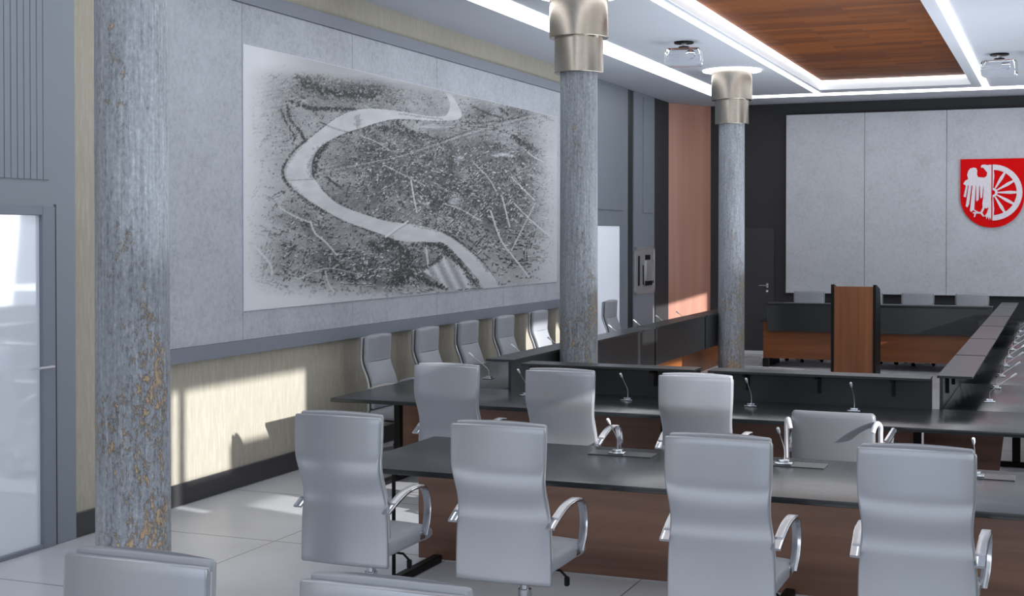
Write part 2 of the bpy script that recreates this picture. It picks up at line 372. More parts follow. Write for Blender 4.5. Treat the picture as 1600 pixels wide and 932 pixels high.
# wall cabinet with hose box look
wc = empty('wall_cabinet', 'grey metal wall cabinet with black slots set in the left wall beyond the white door', 'cabinet', (WX+.03, 21.4, 1.13))
bm = bmesh.new(); fr = .05
for y0, y1, z0, z1 in ((-.57, -.57+fr, 0, .76), (.57-fr, .57, 0, .76), (-.57, .57, 0, fr), (-.57, .57, .76-fr, .76)): add_box(bm, 0, .016, y0, y1, z0, z1, .004, 1)
obj('frame', bm, 'silver', wc); obj('back_plate', box(0, .012, -.53, .53, .03, .73), 'silver', wc, smooth=False)
obj('slot', box(.012, .022, -.40, -.33, .14, .62), 'black', wc, smooth=False); obj('slot', box(.012, .022, -.14, -.10, .15, .47), 'black', wc, smooth=False); obj('slot', box(.012, .022, .44, .47, .16, .54), 'black', wc, smooth=False)
obj('drum', box(.012, .03, .02, .40, .20, .55, .02, 3), 'silver', wc); obj('bracket', box(.012, .026, .0, .26, .55, .63, .004, 1), 'black', wc); obj('bracket', box(.012, .026, .0, .38, .13, .21, .004, 1), 'black', wc)

# back wall: concrete cladding, charcoal door
bm = bmesh.new()
js = [-4.44, -3.11, -1.78, -.45, .88, RX]
for a, c in zip(js, js[1:]): add_box(bm, a+.003, c-.003, BY-.13, BY-.002, 1.08, 4.16, .003, 1)
struct(obj('wall_panel_back', bm, 'concrete_back', smooth=False))
M['door_dark'] = plain('charcoal door', lin(50, 50, 55), .5)
d = struct(obj('door_3', box(-5.45, -4.66, BY-.018, BY-.002, 0, 2.21, .003, 1), 'door_dark', smooth=False), 'charcoal door in the back wall right of the farthest column')
bm = bmesh.new(); add_tube(bm, [(-4.78, BY-.018, 1.2), (-4.78, BY-.07, 1.2), (-4.92, BY-.07, 1.2)], .011, 8); add_box(bm, -4.80, -4.76, BY-.026, BY-.018, 1.16, 1.24, .004, 1); add_lathe(bm, [(.022, 0), (.022, .012)], 16, -4.78, BY-.03, 1.10, Matrix.Rotation(PI/2, 4, 'X'))
obj('door_handle', bm, 'chrome', d)
struct(obj('baseboard_back', box(-5.7, RX, BY-.045, BY-.019, 0, .05), 'white', smooth=False))

# ------------------------------------------------------------------ mural
def build_mural():
    Wp, Hp = 1084, 932
    img = np.full((Hp, Wp), 190.0); yy, xx = np.mgrid[0:Hp, 0:Wp].astype(float)
    def vnoise(sx, sy, ang=0):
        c, s = math.cos(ang), math.sin(ang); u = (xx*c+yy*s)/sx+500; v = (-xx*s+yy*c)/sy+500
        T = rng.random((257, 257)); iu = np.floor(u).astype(int); iv = np.floor(v).astype(int); fu = u-iu; fv = v-iv
        fu = fu*fu*(3-2*fu); fv = fv*fv*(3-2*fv); iu %= 256; iv %= 256
        return (T[iv, iu]*(1-fu)+T[iv, iu+1]*fu)*(1-fv)+(T[iv+1, iu]*(1-fu)+T[iv+1, iu+1]*fu)*fv
    g = lambda cx, cy, sx, sy, a: a*np.exp(-((xx-cx)/sx)**2-((yy-cy)/sy)**2)
    # where the print is dense, and where it bleaches out
    dens = g(620, 480, 300, 150, .95)+g(900, 560, 240, 230, .75)+g(480, 350, 170, 80, .7)+g(380, 180, 230, 70, .85)+g(560, 160, 140, 50, .45)+g(550, 770, 150, 110, .85)+g(230, 640, 190, 130, .55)+g(300, 790, 230, 80, .6)+g(870, 250, 150, 45, .55)+g(140, 300, 110, 160, .38)+g(980, 380, 120, 110, .35)
    dens = np.clip(dens, 0, 1)
    tex = .35*vnoise(4, 3)+.3*vnoise(9, 6)+.35*vnoise(26, 15, .3)
    big = vnoise(70, 42, .4)
    img -= dens*(44+70*(tex-.35)+46*(big-.45))
    stripes = np.sin((yy+.16*xx)*.42+3*vnoise(60, 40))*.5+.5
    fm = np.clip(g(330, 160, 240, 60, 1)+g(880, 255, 130, 40, .7)+g(110, 320, 90, 120, .6), 0, 1)
    img -= fm*14*stripes
    # buildings: short roofs with a shadow side, turned to the street grid of their quarter
    qa = vnoise(190, 130)*1.6-.55
    def dab(cx, cy, hw, hh, a, tone, op=1.0):
        R = int(hw+hh+2); x0, x1, y0, y1 = int(cx)-R, int(cx)+R+1, int(cy)-R, int(cy)+R+1
        if x0 < 0 or y0 < 0 or x1 > Wp or y1 > Hp: return
        X, Y = xx[y0:y1, x0:x1]-cx, yy[y0:y1, x0:x1]-cy; c, s = math.cos(a), math.sin(a)
        mk = np.clip(hw-np.abs(X*c+Y*s)+.5, 0, 1)*np.clip(hh-np.abs(-X*s+Y*c)+.5, 0, 1)*op
        img[y0:y1, x0:x1] = img[y0:y1, x0:x1]*(1-mk)+tone*mk
    def house(x, y, a, dd, s):
        k = rng.random(); op = min(1, .4+dd*.7); w = s*rng.uniform(2.2, 6)
        if k < .36: dab(x, y, w, s*rng.uniform(1.1, 2.3), a, rng.uniform(44, 92), op)
        elif k < .78:
            dab(x+.8*s, y+2.0*s, w, s*1.5, a, rng.uniform(40, 74), op); dab(x, y, w, s*rng.uniform(1.0, 1.9), a, rng.uniform(170, 222), op)
        else: dab(x, y, s*rng.uniform(1.2, 3), s*rng.uniform(1.1, 2.2), a, rng.uniform(46, 86), op)
    n = 0
    while n < 4200:
        x, y = rng.random()*1060+12, rng.random()*800+95; dd = dens[int(y), int(x)]
        if rng.random() > dd*1.05+.02: continue
        n += 1; house(x, y, qa[int(y), int(x)]+(PI/2 if rng.random() < .35 else 0), dd, .5+.8*(y/900))
    # streets walked along the grid of each quarter, houses on both sides
    n = 0
    while n < 230:
        x, y = rng.random()*1000+40, rng.random()*640+230; dd = dens[int(y), int(x)]
        if rng.random() > dd: continue
        n += 1; a = qa[int(y), int(x)]+(PI/2 if rng.random() < .45 else 0)+rng.normal()*.08; ln = rng.uniform(30, 120); sc = .5+.8*(y/900); c, sn = math.cos(a), math.sin(a)*.75
        t = 0
        while t < ln:
            px, py = x+c*t, y+sn*t
            if not (20 < px < 1060 and 120 < py < 890): break
            dab(px, py, 2.4, .8*sc, math.atan2(sn, c), 178, .6*dd)
            if rng.random() < .6:
                sd = rng.choice((-1, 1)); house(px-sn*sd*5*sc, py+c*sd*4.2*sc, math.atan2(sn, c), dd, sc)
            t += 3.2
    # small woods and gardens
    for q in range(420):
        x, y = rng.random()*1000+40, rng.random()*760+110; dd = dens[int(y), int(x)]
        if rng.random() > dd*.8: continue
        for k in range(int(rng.uniform(3, 12))): dab(x+rng.normal()*9, y+rng.normal()*4, rng.uniform(1, 2.8), rng.uniform(1, 2.2), rng.random()*3, rng.uniform(38, 84), .75)
    def line(pts, w, tone, op=.8, jit=0):
        pts = smooth_path([(p[0], p[1], 0) for p in pts], 14)
        for p, q in zip(pts, pts[1:]):
            for t in (0, .34, .67):
                r = p.lerp(q, t); dab(r.x+rng.normal()*jit, r.y+rng.normal()*jit, w, w*.8, rng.random()*3 if jit else math.atan2(q.y-p.y, q.x-p.x), tone+(rng.normal()*12 if jit else 0), op)
    def belt(pts, w, jit):
        pts = smooth_path([(p[0], p[1], 0) for p in pts], 12)
        for p, q in zip(pts, pts[1:]):
            for t in range(3+int(w*.9)):
                r = p.lerp(q, rng.random()); sp = (w*.55+jit*1.1)
                dab(r.x+rng.normal()*sp, r.y+rng.normal()*sp*.6, rng.uniform(1, 1.4+w*.24), rng.uniform(.9, 1.2+w*.18), rng.random()*3, rng.uniform(36, 88) if rng.random() < .86 else rng.uniform(150, 185), .8)
    # streets
    for pts, w in [(((250, 620), (265, 660), (300, 690), (340, 735)), 3), (((140, 570), (190, 600), (250, 625)), 2.5), (((60, 705), (110, 760), (120, 800)), 3),
                   (((590, 480), (600, 540), (610, 590)), 3), (((860, 585), (885, 660), (905, 700), (960, 770), (990, 810)), 3.2), (((900, 540), (915, 600), (925, 640)), 2.6),
                   (((940, 560), (1000, 620), (1060, 670)), 2.6), (((930, 470), (975, 515), (1010, 550)), 2.2), (((640, 700), (645, 740), (650, 780)), 4), (((300, 790), (310, 830), (330, 860)), 2.4),
                   (((700, 560), (760, 580), (830, 620)), 2), (((200, 820), (300, 780), (420, 800)), 2), (((500, 430), (560, 460), (640, 500)), 1.8), (((1010, 560), (960, 660), (930, 720)), 2.2),
                   (((800, 420), (850, 470), (880, 520)), 1.8), (((420, 330), (470, 350), (520, 380)), 1.6), (((950, 340), (990, 390), (1040, 420)), 1.8)]:
        line(pts, w, 196, .75)
    for off in (0, 8): line(((270, 458+off), (430, 425+off), (560, 398+off), (700, 352+off), (800, 318+off), (1000, 262+off)), 1.6, 190-off*8, .8)
    line(((270, 450), (430, 415), (560, 388), (700, 344), (800, 310), (1000, 256)), 1.3, 70, .7)
    # open pale blocks
    for x, y, a, c in ((735, 552, 20, 11), (900, 395, 40, 7), (660, 300, 60, 8), (640, 560, 16, 7), (760, 405, 12, 6)):
        for k in range(26): dab(x+rng.normal()*a*.5, y+rng.normal()*c*.5, a*.22, c*.3, -.12, rng.uniform(165, 200), .6)
    # river polygon between two banks
    A = [(705, 183), (722, 218), (718, 246), (700, 264), (640, 262), (560, 248), (470, 238), (400, 243), (340, 268), (290, 305), (240, 345), (195, 385), (167, 425), (160, 462), (185, 503), (230, 540), (290, 578), (350, 612), (420, 640), (490, 664), (560, 688), (640, 690), (702, 695), (745, 735), (790, 785), (820, 820), (838, 848)]
    B = [(728, 190), (745, 220), (760, 250), (755, 272), (700, 279), (620, 277), (540, 274), (480, 285), (420, 305), (375, 318), (330, 338), (290, 362), (266, 392), (254, 430), (256, 465), (275, 492), (300, 525), (350, 565), (420, 592), (500, 618), (560, 626), (620, 634), (690, 655), (750, 690), (800, 730), (840, 768), (870, 808), (888, 842)]
    A = [(p.x, p.y) for p in smooth_path([(x, y, 0) for x, y in A], 4)]; B = [(p.x, p.y) for p in smooth_path([(x, y, 0) for x, y in B], 4)]
    # dark tree belts along the banks
    belt([A[i] for i in range(20, len(A), 8)], 3, 1.6); belt([B[i] for i in range(16, len(B), 8)], 3.5, 2)
    poly = A+B[::-1]; ins = np.zeros((Hp, Wp), bool); j = len(poly)-1
    for i in range(len(poly)):
        (xi, yi), (xj, yj) = poly[i], poly[j]
        if yi != yj: ins ^= ((yi > yy) != (yj > yy)) & (xx < (xj-xi)*(yy-yi)/(yj-yi)+xi)
        j = i
    img[ins] = (196+10*(vnoise(30, 16)-.5))[ins]
    # pale meadow inside the lower bend and its dark hedges
    tri = [(700, 735), (632, 790), (720, 852), (812, 846), (775, 785)]; ins2 = np.zeros((Hp, Wp), bool); j = len(tri)-1
    for i in range(len(tri)):
        (xi, yi), (xj, yj) = tri[i], tri[j]
        if yi != yj: ins2 ^= ((yi > yy) != (yj > yy)) & (xx < (xj-xi)*(yy-yi)/(yj-yi)+xi)
        j = i
    img[ins2] = (186+16*np.sin((xx-.5*yy)*.16))[ins2]
    for pts, w, jt in [(((170, 225), (180, 270), (215, 320), (235, 350)), 3.5, 1.5), (((235, 345), (195, 385), (165, 430), (158, 465), (180, 505)), 5, 1.5), (((150, 240), (165, 280), (195, 330), (190, 360)), 2, 1),
                       (((260, 470), (258, 430), (272, 395), (300, 360)), 8, 3.5), (((180, 210), (240, 235), (280, 240), (330, 240), (400, 240)), 5, 3), (((205, 130), (260, 165), (340, 190), (430, 190), (470, 195)), 9, 6), (((230, 130), (320, 140), (420, 160), (520, 170)), 6, 6),
                       (((410, 262), (412, 300)), 5, 3), (((530, 280), (600, 320), (690, 345)), 5, 2), (((480, 300), (540, 312), (600, 330)), 5, 4), (((550, 255), (620, 265), (700, 275)), 2.4, 1), (((760, 285), (860, 283), (960, 268)), 2.2, 1),
                       (((600, 635), (700, 660), (760, 695), (830, 760), (850, 790)), 3, 1.5), (((500, 690), (540, 700), (580, 740), (560, 800), (530, 840)), 11, 8), (((630, 700), (690, 700), (720, 730), (760, 770), (800, 830)), 6, 3), (((640, 780), (700, 740)), 5, 2), (((620, 815), (660, 830), (710, 850)), 6, 3),
                       (((300, 470), (330, 490), (350, 505)), 3, 1), (((455, 690), (470, 710), (500, 720)), 5, 4), (((890, 235), (920, 262)), 3, 1), (((800, 230), (850, 255), (900, 270)), 2, 1), (((150, 95), (200, 75), (240, 78)), 2, 2), (((940, 330), (980, 365), (1020, 385)), 7, 4), (((1035, 262), (1070, 280)), 3, 1),
                       (((180, 500), (240, 555), (300, 590)), 4, 3), (((420, 640), (480, 670)), 3, 2)]:
        belt(pts, w, jt)
    # bridges
    line(((165, 482), (255, 478)), 2, 92, .9); line(((285, 285), (330, 305), (390, 322)), 2.2, 92, .9)
    line(((505, 672), (540, 645), (580, 620)), 3.2, 205, 1); line(((508, 678), (543, 651), (583, 626)), 1.4, 90, .9)
    # bleach to the paper at the edges
    ed = np.clip((xx-10)/150, 0, 1)**1.1*np.clip((905-yy+.06*(xx-540))/75, 0, 1)
    top = np.clip((yy-(62+.115*xx+24*vnoise(90, 90)))/55, 0, 1); ed = ed*top; rt = np.clip((1086-xx)/110, .25, 1); ed *= rt
    img = 205-(205-img)*1.5; img = np.where(img < 60, 60-(60-img)*.45, img); img[ins] = np.maximum(img[ins], 150)
    paper = 205+8*np.clip((300-xx)/300, 0, 1)-34*np.clip((xx-90)/160, 0, 1)*np.clip((290-yy+.1*xx)/160, 0, 1)
    img = paper*(1-ed)+img*ed
    gn = rng.normal(0, 1, img.shape); gn = (gn+np.roll(gn, 1, 0)+np.roll(gn, 1, 1)+np.roll(gn, 2, 1))/2; img += gn*(2+17*dens*(~ins))*ed
    img = np.clip(img, 30, 232)
    # sample on the real picture plane
    h = HOM
    nu, nv = 560, 300
    Y = np.linspace(9.67, 17.22, nu); Z = np.linspace(1.462, 3.67, nv); YY, ZZ = np.meshgrid(Y, Z)
    w = h[6]*YY+h[7]*ZZ+1; px = (h[0]*YY+h[1]*ZZ+h[2])/w; py = (h[3]*YY+h[4]*ZZ+h[5])/w
    px = np.clip(px, 0, Wp-2); py = np.clip(py, 0, Hp-2); ix = px.astype(int); iy = py.astype(int); fx = px-ix; fy = py-iy
    val = (img[iy, ix]*(1-fx)+img[iy, ix+1]*fx)*(1-fy)+(img[iy+1, ix]*(1-fx)+img[iy+1, ix+1]*fx)*fy
    co = np.stack([np.full(YY.shape, WX+.040), YY, ZZ], -1).reshape(-1, 3)
    idx = np.arange(nu*nv).reshape(nv, nu)
    q = np.stack([idx[:-1, :-1], idx[:-1, 1:], idx[1:, 1:], idx[1:, :-1]], -1).reshape(-1, 4)
    me = bpy.data.meshes.new('mural'); me.vertices.add(len(co)); me.vertices.foreach_set('co', co.ravel().astype('f'))
    me.loops.add(q.size); me.loops.foreach_set('vertex_index', q.ravel().astype('i')); me.polygons.add(len(q)); me.polygons.foreach_set('loop_start', np.arange(0, q.size, 4).astype('i'))
    me.update(calc_edges=True); me.validate()
    s = val.ravel()/255; lv = np.where(s > .04045, ((s+.055)/1.055)**2.4, s/12.92)
    colr = np.stack([lv*.97, lv*1.0, lv*1.06, np.ones_like(lv)], -1)
    at = me.color_attributes.new('print', 'FLOAT_COLOR', 'POINT'); at.data.foreach_set('color', colr.ravel().astype('f'))
    m, nt, b = new_mat('aerial photograph print'); c = N(nt, 'ShaderNodeVertexColor'); c.layer_name = 'print'
    L(nt, c.outputs[0], b.inputs['Base Color']); b.inputs['Roughness'].default_value = .6
    me.materials.append(m)
    o = bpy.data.objects.new('print', me); COL.objects.link(o)
    root = empty('mural', 'large black and white aerial photo of a town on a river bend', 'picture', (0, 0, 0))
    root.location = (WX+.031, 13.4, 1.46); o.parent = root; o.location = (-(WX+.031), -13.4, -1.46)
    obj('board', box(0, .008, -3.735, 3.825, 0, 2.212), 'white', root, smooth=False)
HOM = [1092.4118, -5.4846602, -10431.076, 259.31442, -1954.5031, 4759.6682, 0.39088226, -0.0058833135]  # HOMVALUES
build_mural()

# ------------------------------------------------------------------ columns
def column(y, label):
    c = empty('weathered_column', label, 'column', (-4.25, y, 0), 0, 'weathered round columns'); c['kind'] = 'thing'
    bm = bmesh.new(); add_lathe(bm, [(.182, 0), (.182, .02), (.180, 1.2), (.178, 2.4), (.176, 3.70)], 64); obj('shaft', bm, 'shaft', c)
    bm = bmesh.new(); add_lathe(bm, [(.17, 3.62), (.228, 3.62), (.231, 3.624), (.231, 3.96), (.17, 3.96)], 64); obj('lower_collar', bm, 'nickel', c)
    bm = bmesh.new(); add_lathe(bm, [(.20, 3.952), (.276, 3.952), (.280, 3.957), (.280, CZ-.02), (.2, CZ-.02)], 64); obj('upper_collar', bm, 'nickel', c)
    bm = bmesh.new(); add_lathe(bm, [(.281, CZ-.019), (.40, CZ-.019), (.40, CZ-.002), (.281, CZ-.002)], 64)
    for f in list(bm.faces):
        if len(f.verts) > 4: bm.faces.remove(f)
    obj('light_ring', bm, 'led', c)
column(5.55, 'nearest weathered column with peeling tan patches, left of the mural')
column(12.26, 'middle weathered column standing at the right end of the mural')
column(18.72, 'farthest weathered column, beside the charcoal door')

# ------------------------------------------------------------------ office chairs (face +y, back plane at y = 0)
def prof_y(z):      # back leans out a little to the kink, then sweeps forward to the lumbar
    t = min(max((.93-z)/.29, 0), 1); t = t*t*(3-2*t)
    return .080*t-.009*min(max((1.14-z)/.21, 0), 1)
def rr_dense(w, h, r, nx=8):
    pts = rr_loop(w, h, r, 4); out = []
    for i, p in enumerate(pts):
        q = pts[(i+1) % len(pts)]; out.append(p)
        if math.hypot(p[0]-q[0], p[1]-q[1]) > w*.8:
            for k in range(1, nx): out.append((p[0]+(q[0]-p[0])*k/nx, p[1]+(q[1]-p[1])*k/nx))
    return out
def slab(z0, z1, off, thick, hw, bulge=0, seam=None, n=36):
    secs = []
    zs = [z0, z0+.004, z0+.012]+[z0+.012+(z1-z0-.024)*i/n for i in range(1, n)]+[z1-.012, z1-.004, z1]
    if seam: zs = sorted(zs+[seam-.008, seam-.003, seam, seam+.003, seam+.008])
    for z in zs:
        e = min(z-z0, z1-z); k = 1
        if e < .012: k = math.sqrt(max(0, 1-(1-e/.012)**2))
        ww = hw(z)-(1-k)*.008; th = thick*(.45+.55*k); bl = bulge*(.5+.5*k)
        dz = .01; ty = (prof_y(z+dz)-prof_y(z-dz))/(2*dz); nl = math.hypot(1, ty); ny, nz = 1/nl, -ty/nl
        if seam and abs(z-seam) < .0085: bl -= .012*(1-abs(z-seam)/.0085)
        loop = []
        for a, b2 in rr_dense(ww, th/2, th*.42):
            u = a/ww; q = off+b2+(bl*(1-u*u) if b2 > 0 else 0)+.014*u*u
            loop.append((a, prof_y(z)+ny*q, z+nz*q+(.010*(1-u*u)*max(0, (z-z1+.12)/.12) if bulge else .004*(1-u*u)*max(0, (z-z1+.12)/.12))))
        secs.append(loop)
    return add_loft(bmesh.new(), secs)
def make_chair():
    t = empty('office_chair', 'x', 'chair')
    hw = lambda z: .258-.016*math.exp(-((z-.77)/.13)**2)+.006*max(0, (.70-z)/.35)
    obj('back_shell', slab(.325, 1.135, .015, .030, hw), 'shell', t)
    obj('back_cushion', slab(.47, 1.145, .058, .046, lambda z: hw(z)-.012, .034, .88), 'chair', t)
    # chrome edge strips up both sides between shell and cushion
    for s in (-1, 1):
        bm = bmesh.new()
        add_tube(bm, [(s*(hw(z)-.004), prof_y(z)+.040, z) for z in [.46+.66*i/22 for i in range(23)]], .006, 6)
        obj('edge_strip', bm, 'silver', t)
    secs = []
    for i in range(15):
        u = i/14; y = .10+.60*u; k = 1
        if u > .86: k = math.sqrt(max(.32, 1-((u-.86)/.14)**2))
        if u < .06: k = .75
        drop = -.02*max(0, (u-.7)/.3)**2
        secs.append([(a*(1 if True else 1), y, .415+drop+b2*k+(.01*(1-(a/.25)**2) if b2 > 0 else 0)) for a, b2 in rr_dense(.25-.03*(1-k), .045, .032)])
    obj('seat', add_loft(bmesh.new(), secs), 'chair', t)
    for s in (-1, 1):
        path = smooth_path([(s*.268, .06, .625), (s*.272, .16, .668), (s*.278, .28, .705), (s*.280, .41, .708), (s*.280, .505, .680), (s*.279, .548, .60), (s*.273, .552, .50), (s*.258, .545, .415)], 5)
        bm = bmesh.new(); add_ribbon(bm, path, lambda q: .050-.012*max(0, q-.5), .013); ar = obj('armrest', bm, 'chrome', t)
        pad = smooth_path([(s*.270, .13, .666), (s*.276, .25, .708), (s*.280, .38, .720), (s*.280, .46, .709)], 5)
        bm = bmesh.new(); add_ribbon(bm, pad, .042, .010); obj('arm_pad', bm, 'silver', ar)
        bm = box(s*.25-.02*(s > 0)-.0, s*.25+.02*(s < 0)+.0, .51, .58, .385, .44, .004, 1)
        obj('arm_bracket', bm, 'chrome', ar)
    bm = box(-.10, .10, .20, .52, .335, .372, .006, 1); add_box(bm, -.055, .055, .10, .16, .325, .36, .004, 1)
    obj('tilt_mechanism', bm, 'plastic', t)
    bm = bmesh.new(); add_tube(bm, [(.08, .38, .345), (.20, .40, .335), (.235, .405, .30)], .007, 6); add_box(bm, .222, .248, .392, .418, .255, .305, .006, 1)
    obj('lever', bm, 'black', t)
    bm = bmesh.new(); add_lathe(bm, [(.036, .10), (.036, .22), (.026, .222), (.026, .336)], 20, 0, .40); obj('gas_lift', bm, 'chrome', t)
    bm = bmesh.new(); add_lathe(bm, [(.05, .075), (.055, .085), (.055, .12), (.045, .13)], 20, 0, .40)
    for k in range(5):
        a = 2*PI*k/5+.3; R = Matrix.Translation((0, .40, 0)) @ Matrix.Rotation(a, 4, 'Z')
        add_loft(bm, [[R @ Vector((r, x*wd, z0+zz*hh)) for x, zz in ((-1, -1), (1, -1), (1, 1), (-1, 1))] for r, wd, z0, hh in ((.03, .026, .10, .02), (.16, .022, .092, .016), (.31, .015, .078, .011))])
    obj('star_base', bm, 'chrome', t)
    for k in range(5):
        a = 2*PI*k/5+.3; cx, cy = .30*math.cos(a), .40+.30*math.sin(a); bm = bmesh.new()
        for sd in (-1, 1):
            Rm = Matrix.Rotation(a+.6, 4, 'Z') @ Matrix.Rotation(PI/2, 4, 'X')
            off = Matrix.Rotation(a+.6, 4, 'Z') @ Vector((0, sd*.016, 0))
            add_lathe(bm, [(.018, -.009), (.027, -.007), (.0285, 0), (.027, .007), (.018, .009)], 16, cx+off.x, cy+off.y, .0285, Rm)
        add_box(bm, cx-.012, cx+.012, cy-.012, cy+.012, .030, .072, .003, 1)
        obj('caster', bm, 'black', t)
    return t
chair0 = make_chair(); first = [True]
def chair(x, y, rz, label, group):
    if first[0]:
        first[0] = False; chair0.location = (x, y, 0); chair0.rotation_euler = (0, 0, rz); chair0['label'] = label; chair0['group'] = group; return chair0
    return dup(chair0, (x, y, 0), rz, label, group)
G1 = 'chairs along the near side of the front table'
chair(-3.563, 6.35, .0, 'grey high-back office chair at the left end of the front table', G1)
chair(-2.63, 6.32, .0, 'grey high-back office chair at the front table, second from its left end', G1)
chair(-1.50, 6.30, .0, 'grey high-back office chair at the front table, third from its left end', G1)
chair(-.60, 6.30, .0, 'grey high-back office chair at the front table nearest the right edge of the photo', G1)
G2 = 'chairs behind the front table facing the black desk row'
chair(-4.17, 9.05, .0, 'grey high-back chair at the black desk row, by the left end of the front table', G2)
chair(-3.27, 9.00, .0, 'grey high-back chair at the black desk row, in front of the middle column', G2)
chair(-2.30, 9.02, .0, 'grey high-back chair at the black desk row, left of the low-back chair', G2)
G3 = 'chairs in the nearest row cut off by the bottom edge'
chair(-2.54, 3.30, .0, 'grey chair top cut off at the bottom edge below the nearest column', G3)
chair(-1.715, 3.29, .0, 'grey chair top barely showing at the bottom edge right of the nearest column', G3)
G4 = 'chairs along the mural wall'
wl = ['grey chair against the mural wall, nearest end of its row', 'grey chair against the mural wall, second in its row from the near end', 'grey chair against the mural wall, third in its row from the near end',
      'grey chair against the mural wall, fourth in its row from the near end', 'grey chair against the mural wall just left of the middle column', 'grey chair against the mural wall partly hidden by the middle column',
      'grey chair by the mural wall fully behind the middle column', 'grey chair in front of the white glazed door on the left wall']
for k, lb in enumerate(wl):
    yk = (11.53, 12.62, 13.66, 14.72, 15.86, 16.96, 18.0, 18.75)[k]
    if k == 6: continue
    chair(-6.08, yk, -PI/2, lb, G4)
G5 = 'chairs behind the far desk under the back wall'
for x, lb in ((-3.92, 'far grey chair under the back wall, left of the lectern'), (-2.98, 'far grey chair under the back wall hidden behind the lectern'), (-2.17, 'far grey chair under the back wall just right of the lectern'), (-1.33, 'far grey chair under the back wall next to the right desk row')):
    chair(x, 23.12, PI, lb, G5)

# low-back armchair
lc = empty('low_back_chair', 'low-back grey armchair with pale tubular arms behind the front table', 'chair', (-1.375, 9.0, 0))
secs = []
for z in [.58, .585, .60]+[.60+.30*i/8 for i in range(1, 8)]+[.90, .925, .938, .942]:
    e = min(z-.58, .942-z); k = math.sqrt(max(.05, 1-(1-min(e, .03)/.03)**2))
    secs.append([(a, .02*(.942-z)/.36+b2*(.4+.6*k)+.02*(a/.27)**2, z) for a, b2 in rr_dense(.27-(1-k)*.025, .03, .022)])
obj('backrest', add_loft(bmesh.new(), secs), 'low_chair_shaded', lc)
secs = [[(a, .10+.46*u, .455+b2*kk) for a, b2 in rr_dense(.26, .04, .03)] for u, kk in ((0, .6), (.03, 1), (.5, 1), (.92, 1), (.98, .8), (1, .4))]
obj('seat', add_loft(bmesh.new(), secs), 'chair', lc)
obj('back_support', box(-.04, .04, .01, .20, .40, .60, .01, 2), 'plastic', lc)
for s in (-1, 1):
    bm = bmesh.new()
    add_tube(bm, smooth_path([(s*.295, .06, .42), (s*.30, .03, .60), (s*.30, .02, .80), (s*.30, .015, .86), (s*.285, -.02, .885), (s*.272, -.05, .865), (s*.262, -.065, .83)], 6), .016, 10)
    ar = obj('arm_post', bm, 'white_tube', lc)
    bm = bmesh.new(); add_tube(bm, smooth_path([(s*.285, .08, .67), (s*.30, .22, .71), (s*.315, .40, .745), (s*.32, .56, .76)], 4), [.016]*4+[.024]*9, 10); obj('arm_rail', bm, 'chrome', ar)
    bm = bmesh.new(); add_tube(bm, [(s*.318, .50, .745), (s*.31, .50, .60), (s*.27, .48, .46)], .014, 8); obj('front_post', bm, 'white_tube', ar)
bm = bmesh.new(); add_lathe(bm, [(.03, .10), (.03, .42)], 18, 0, .30); obj('gas_lift', bm, 'chrome', lc)
bm = bmesh.new(); add_lathe(bm, [(.05, .075), (.05, .12)], 18, 0, .30)
for k in range(5):
    R = Matrix.Translation((0, .30, 0)) @ Matrix.Rotation(2*PI*k/5, 4, 'Z')
    add_loft(bm, [[R @ Vector((r, x*wd, z0+zz*.012)) for x, zz in ((-1, -1), (1, -1), (1, 1), (-1, 1))] for r, wd, z0 in ((.03, .026, .10), (.31, .016, .07))])
obj('star_base', bm, 'chrome', lc)
for k in range(5):
    a = 2*PI*k/5; bm = bmesh.new(); add_lathe(bm, [(.02, -.02), (.029, -.014), (.029, .014), (.02, .02)], 16, .30*math.cos(a), .30+.30*math.sin(a), .029, Matrix.Rotation(a, 4, 'Z') @ Matrix.Rotation(PI/2, 4, 'X'))
    add_box(bm, .30*math.cos(a)-.01, .30*math.cos(a)+.01, .30+.30*math.sin(a)-.01, .30+.30*math.sin(a)+.01, .03, .065)
    obj('caster', bm, 'black', lc)

# ------------------------------------------------------------------ tables and desks
def tfoot(parent, x, y0, y1, yp, name='leg', pw=.027):
    bm = box(x-.03, x+.03, y0, y1, 0.0, .045, .006, 1); add_box(bm, x-pw, x+pw, yp-pw*1.3, yp+pw*1.3, .04, .70, .004, 1); add_box(bm, x-.03, x+.03, y0+.1, y1-.02, .69, .7195, .003, 1)
    return obj(name, bm, 'black', parent)
TH = .75
ft = empty('conference_table', 'long black front table with walnut modesty panel behind the first row of chairs', 'table', (-1.5, 7.6, 0))
def at(o, root): o.location = -Vector(root.location); return o
at(obj('tabletop', box(-3.88, 1.0, 7.0, 8.25, .718, TH, .004, 2), 'desk', ft), ft)
at(obj('modesty_panel', box(-3.84, .95, 7.93, 7.955, .012, .7175), 'wood', ft, smooth=False), ft)
for x in (-3.70, -1.45, .8): at(tfoot(ft, x, 7.24, 7.925, 7.30, pw=.009), ft)
bm = box(-3.80, -3.10, 7.55, 7.75, .68, .7175, .01, 1); at(obj('cable_tray', bm, 'black', ft), ft)
for x in (-2.49, -1.46, -.43):
    fl = at(obj('cable_flap', box(x-.20, x+.20, 7.925, 8.095, TH, TH+.004, .0015, 1), 'screen', ft), ft)
